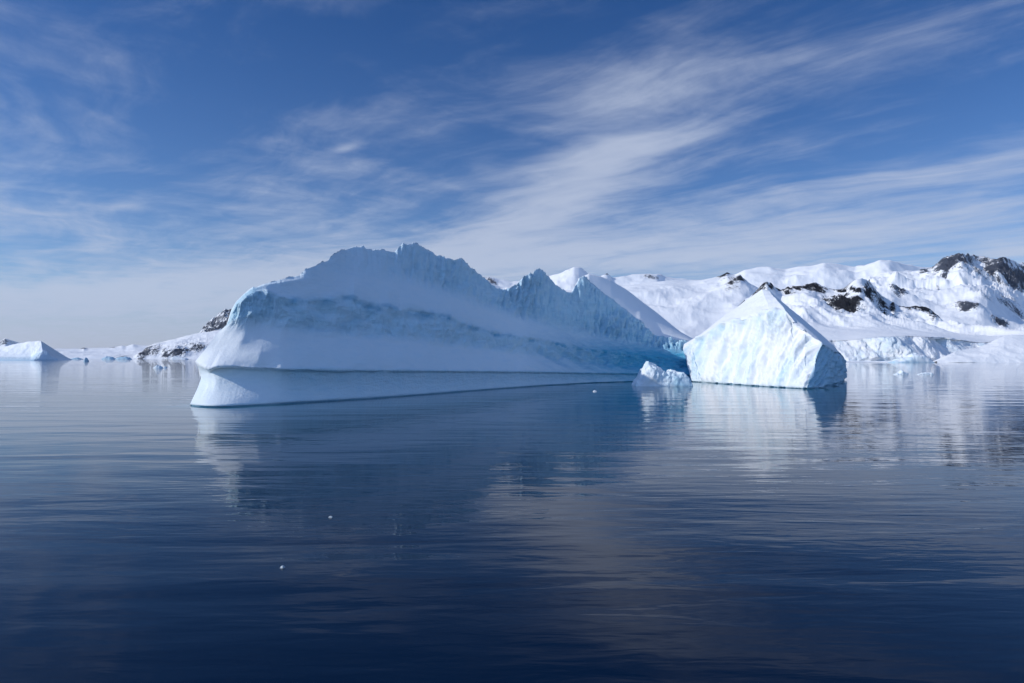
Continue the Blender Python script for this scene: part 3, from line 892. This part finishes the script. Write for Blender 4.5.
# low snow ramp at the right edge, its foot on the water
mountain('snow_slope', [
    [(936, 363.5, 1080), (1000, 363.7, 1060), (1120, 364, 1040)],
    [(936, 362.6, 1085), (960, 361.8, 1066), (1000, 362, 1066), (1024, 361.2, 1064), (1120, 361, 1045)],
    [(936, 362, 1095), (944, 358.5, 1100), (960, 357, 1090), (985, 356, 1085), (1024, 354, 1080), (1120, 352, 1070)],
    [(936, 361.5, 1105), (944, 357.0, 1110), (955, 351.5, 1120), (965, 349.5, 1135), (980, 347, 1150), (990, 343, 1160), (998, 338.5, 1165), (1004, 335.8, 1170), (1012, 334.8, 1170), (1024, 335.2, 1170), (1060, 331, 1180), (1120, 326, 1190)]],
    [3, 8, 26], 937, 1110, 0.5, [0, 2, 3.0, 1.0], 0.02, MT_NEAR, [], 25, back=120, fine=0.4)

# low coast on the left, with a darker cliff and a steep rocky hill behind
mountain('snow_coast', [
    [(-60, 358.9, 4600), (250, 358.9, 4600)],
    [(-60, 357.6, 4650), (60, 357.2, 4650), (100, 356, 4700), (130, 356, 4700), (250, 355, 4650)],
    [(-60, 353, 6000), (60, 353, 6000), (130, 351.5, 6000), (250, 349, 6000)],
    [(-60, 350, 8500), (20, 349.5, 8500), (55, 349, 8500), (80, 348.8, 8500), (84, 347.6, 8500), (88, 348.6, 8500), (110, 347.8, 8500), (116, 346.6, 8400), (122, 345.4, 8300), (126, 346.5, 8300), (133, 344.2, 8300), (138, 345.5, 8400), (146, 346, 8400), (160, 344.5, 8300), (180, 340, 8300), (250, 335, 8300)]],
    [5, 12, 20], -60, 250, 0.6, [3, 12, 30, 8], 0.0018, MT_FAR, [(83, 348.3, 3, 0.9, 0, 0.8), (112, 347.6, 3, 0.9, 0, 0.7), (122, 356.5, 10, 0.9, 0, 0.35)], 31, fine=0.4)
mountain('rocky_coast', [
    [(132, 358.9, 4200), (250, 359.0, 4100)],
    [(132, 358.5, 4230), (150, 357.5, 4200), (160, 357.5, 4200), (164, 356.5, 4150), (180, 356, 4250), (188, 357, 4200), (250, 356.5, 4200)],
    [(132, 358.2, 4300), (140, 354, 4350), (150, 349.5, 4400), (162, 351, 4300), (167, 347.8, 4250), (175, 346.4, 4300), (190, 345.8, 4450), (196, 345, 4500), (250, 343, 4500)],
    [(132, 357.8, 4500), (141, 353, 4700), (148, 346.5, 5000), (158, 343, 5300), (166, 341.5, 5500), (176, 338.8, 5600), (186, 336, 5700), (196, 333.5, 5800), (250, 326, 5900)]],
    [3, 16, 20], 133, 250, 0.4, [0, 8, 24, 8], 0.005, MT_FAR, [(144, 354, 8, 3, 35, 0.8), (178, 352, 13, 4.2, 8, 0.85), (166, 353.5, 3, 4, 30, 0.9), (196, 348, 7, 3, 0, 0.8), (155, 351, 6, 3, 30, 0.7)], 37, fine=0.5)
mountain('rocky_hill', [
    Z([(190, 350), (300, 350)], 5600),
    [(190, 342, 6000), (197, 338.3, 6100), (205, 336, 6200), (220, 330, 6300), (300, 318, 6300)],
    [(190, 342, 6500), (196, 338, 6500), (198, 333.5, 6400), (203, 328.5, 6500), (207, 324, 6500), (211, 320.5, 6550), (216, 317, 6600), (220, 313.5, 6600), (224, 311.5, 6600), (229, 310, 6600), (240, 308, 6700), (260, 310, 6700), (300, 320, 6700)]],
    [8, 30], 190, 300, 0.4, [10, 60, 30], 0.004, MT_FAR, [(212, 324, 16, 6, 38, 0.72), (226, 316, 11, 8, 30, 0.68), (220, 327, 20, 2.6, 30, 1.0)], 43, fine=0.6)
mountain('far_peak', [
    Z([(-60, 352), (40, 352)], 8800),
    [(-60, 346, 9600), (-20, 343.5, 9600), (-8, 343, 9600), (0, 341, 9500), (5.5, 338, 9400), (9, 340.5, 9700), (14, 344, 9900), (20, 349, 10000), (40, 352, 10000)]],
    [24], -60, 40, 0.5, [20, 12], 0.003, MT_FAR, [(4, 342, 8, 2, 20, 0.7)], 47, fine=0.4)

# ------------------------------------------------------------------ air
HAZE = 1.1e-5
hm = bpy.data.materials.new('air_haze')
hm.use_nodes = True
ht = NT(hm.node_tree)
hm.node_tree.nodes.remove(hm.node_tree.nodes['Principled BSDF'])
pv = ht.n('VolumePrincipled')
pv.inputs['Color'].default_value = (0.78, 0.86, 0.97, 1)
pv.inputs['Density'].default_value = HAZE
pv.inputs['Anisotropy'].default_value = 0.3
hm.node_tree.links.new(pv.outputs[0], hm.node_tree.nodes['Material Output'].inputs['Volume'])
x0, x1, y0, y1, z0, z1 = -15000, 15000, -6000, 13500, -40, 1100
hv = [(x, y, z) for x in (x0, x1) for y in (y0, y1) for z in (z0, z1)]
hf = [(0, 1, 3, 2), (4, 6, 7, 5), (0, 4, 5, 1), (2, 3, 7, 6), (0, 2, 6, 4), (1, 5, 7, 3)]
hme = bpy.data.meshes.new('haze')
hme.from_pydata(hv, [], hf)
hme.materials.append(hm)
ho = bpy.data.objects.new('haze', hme)
COL.objects.link(ho)
ho['kind'] = 'stuff'
S.cycles.volume_bounces = 1
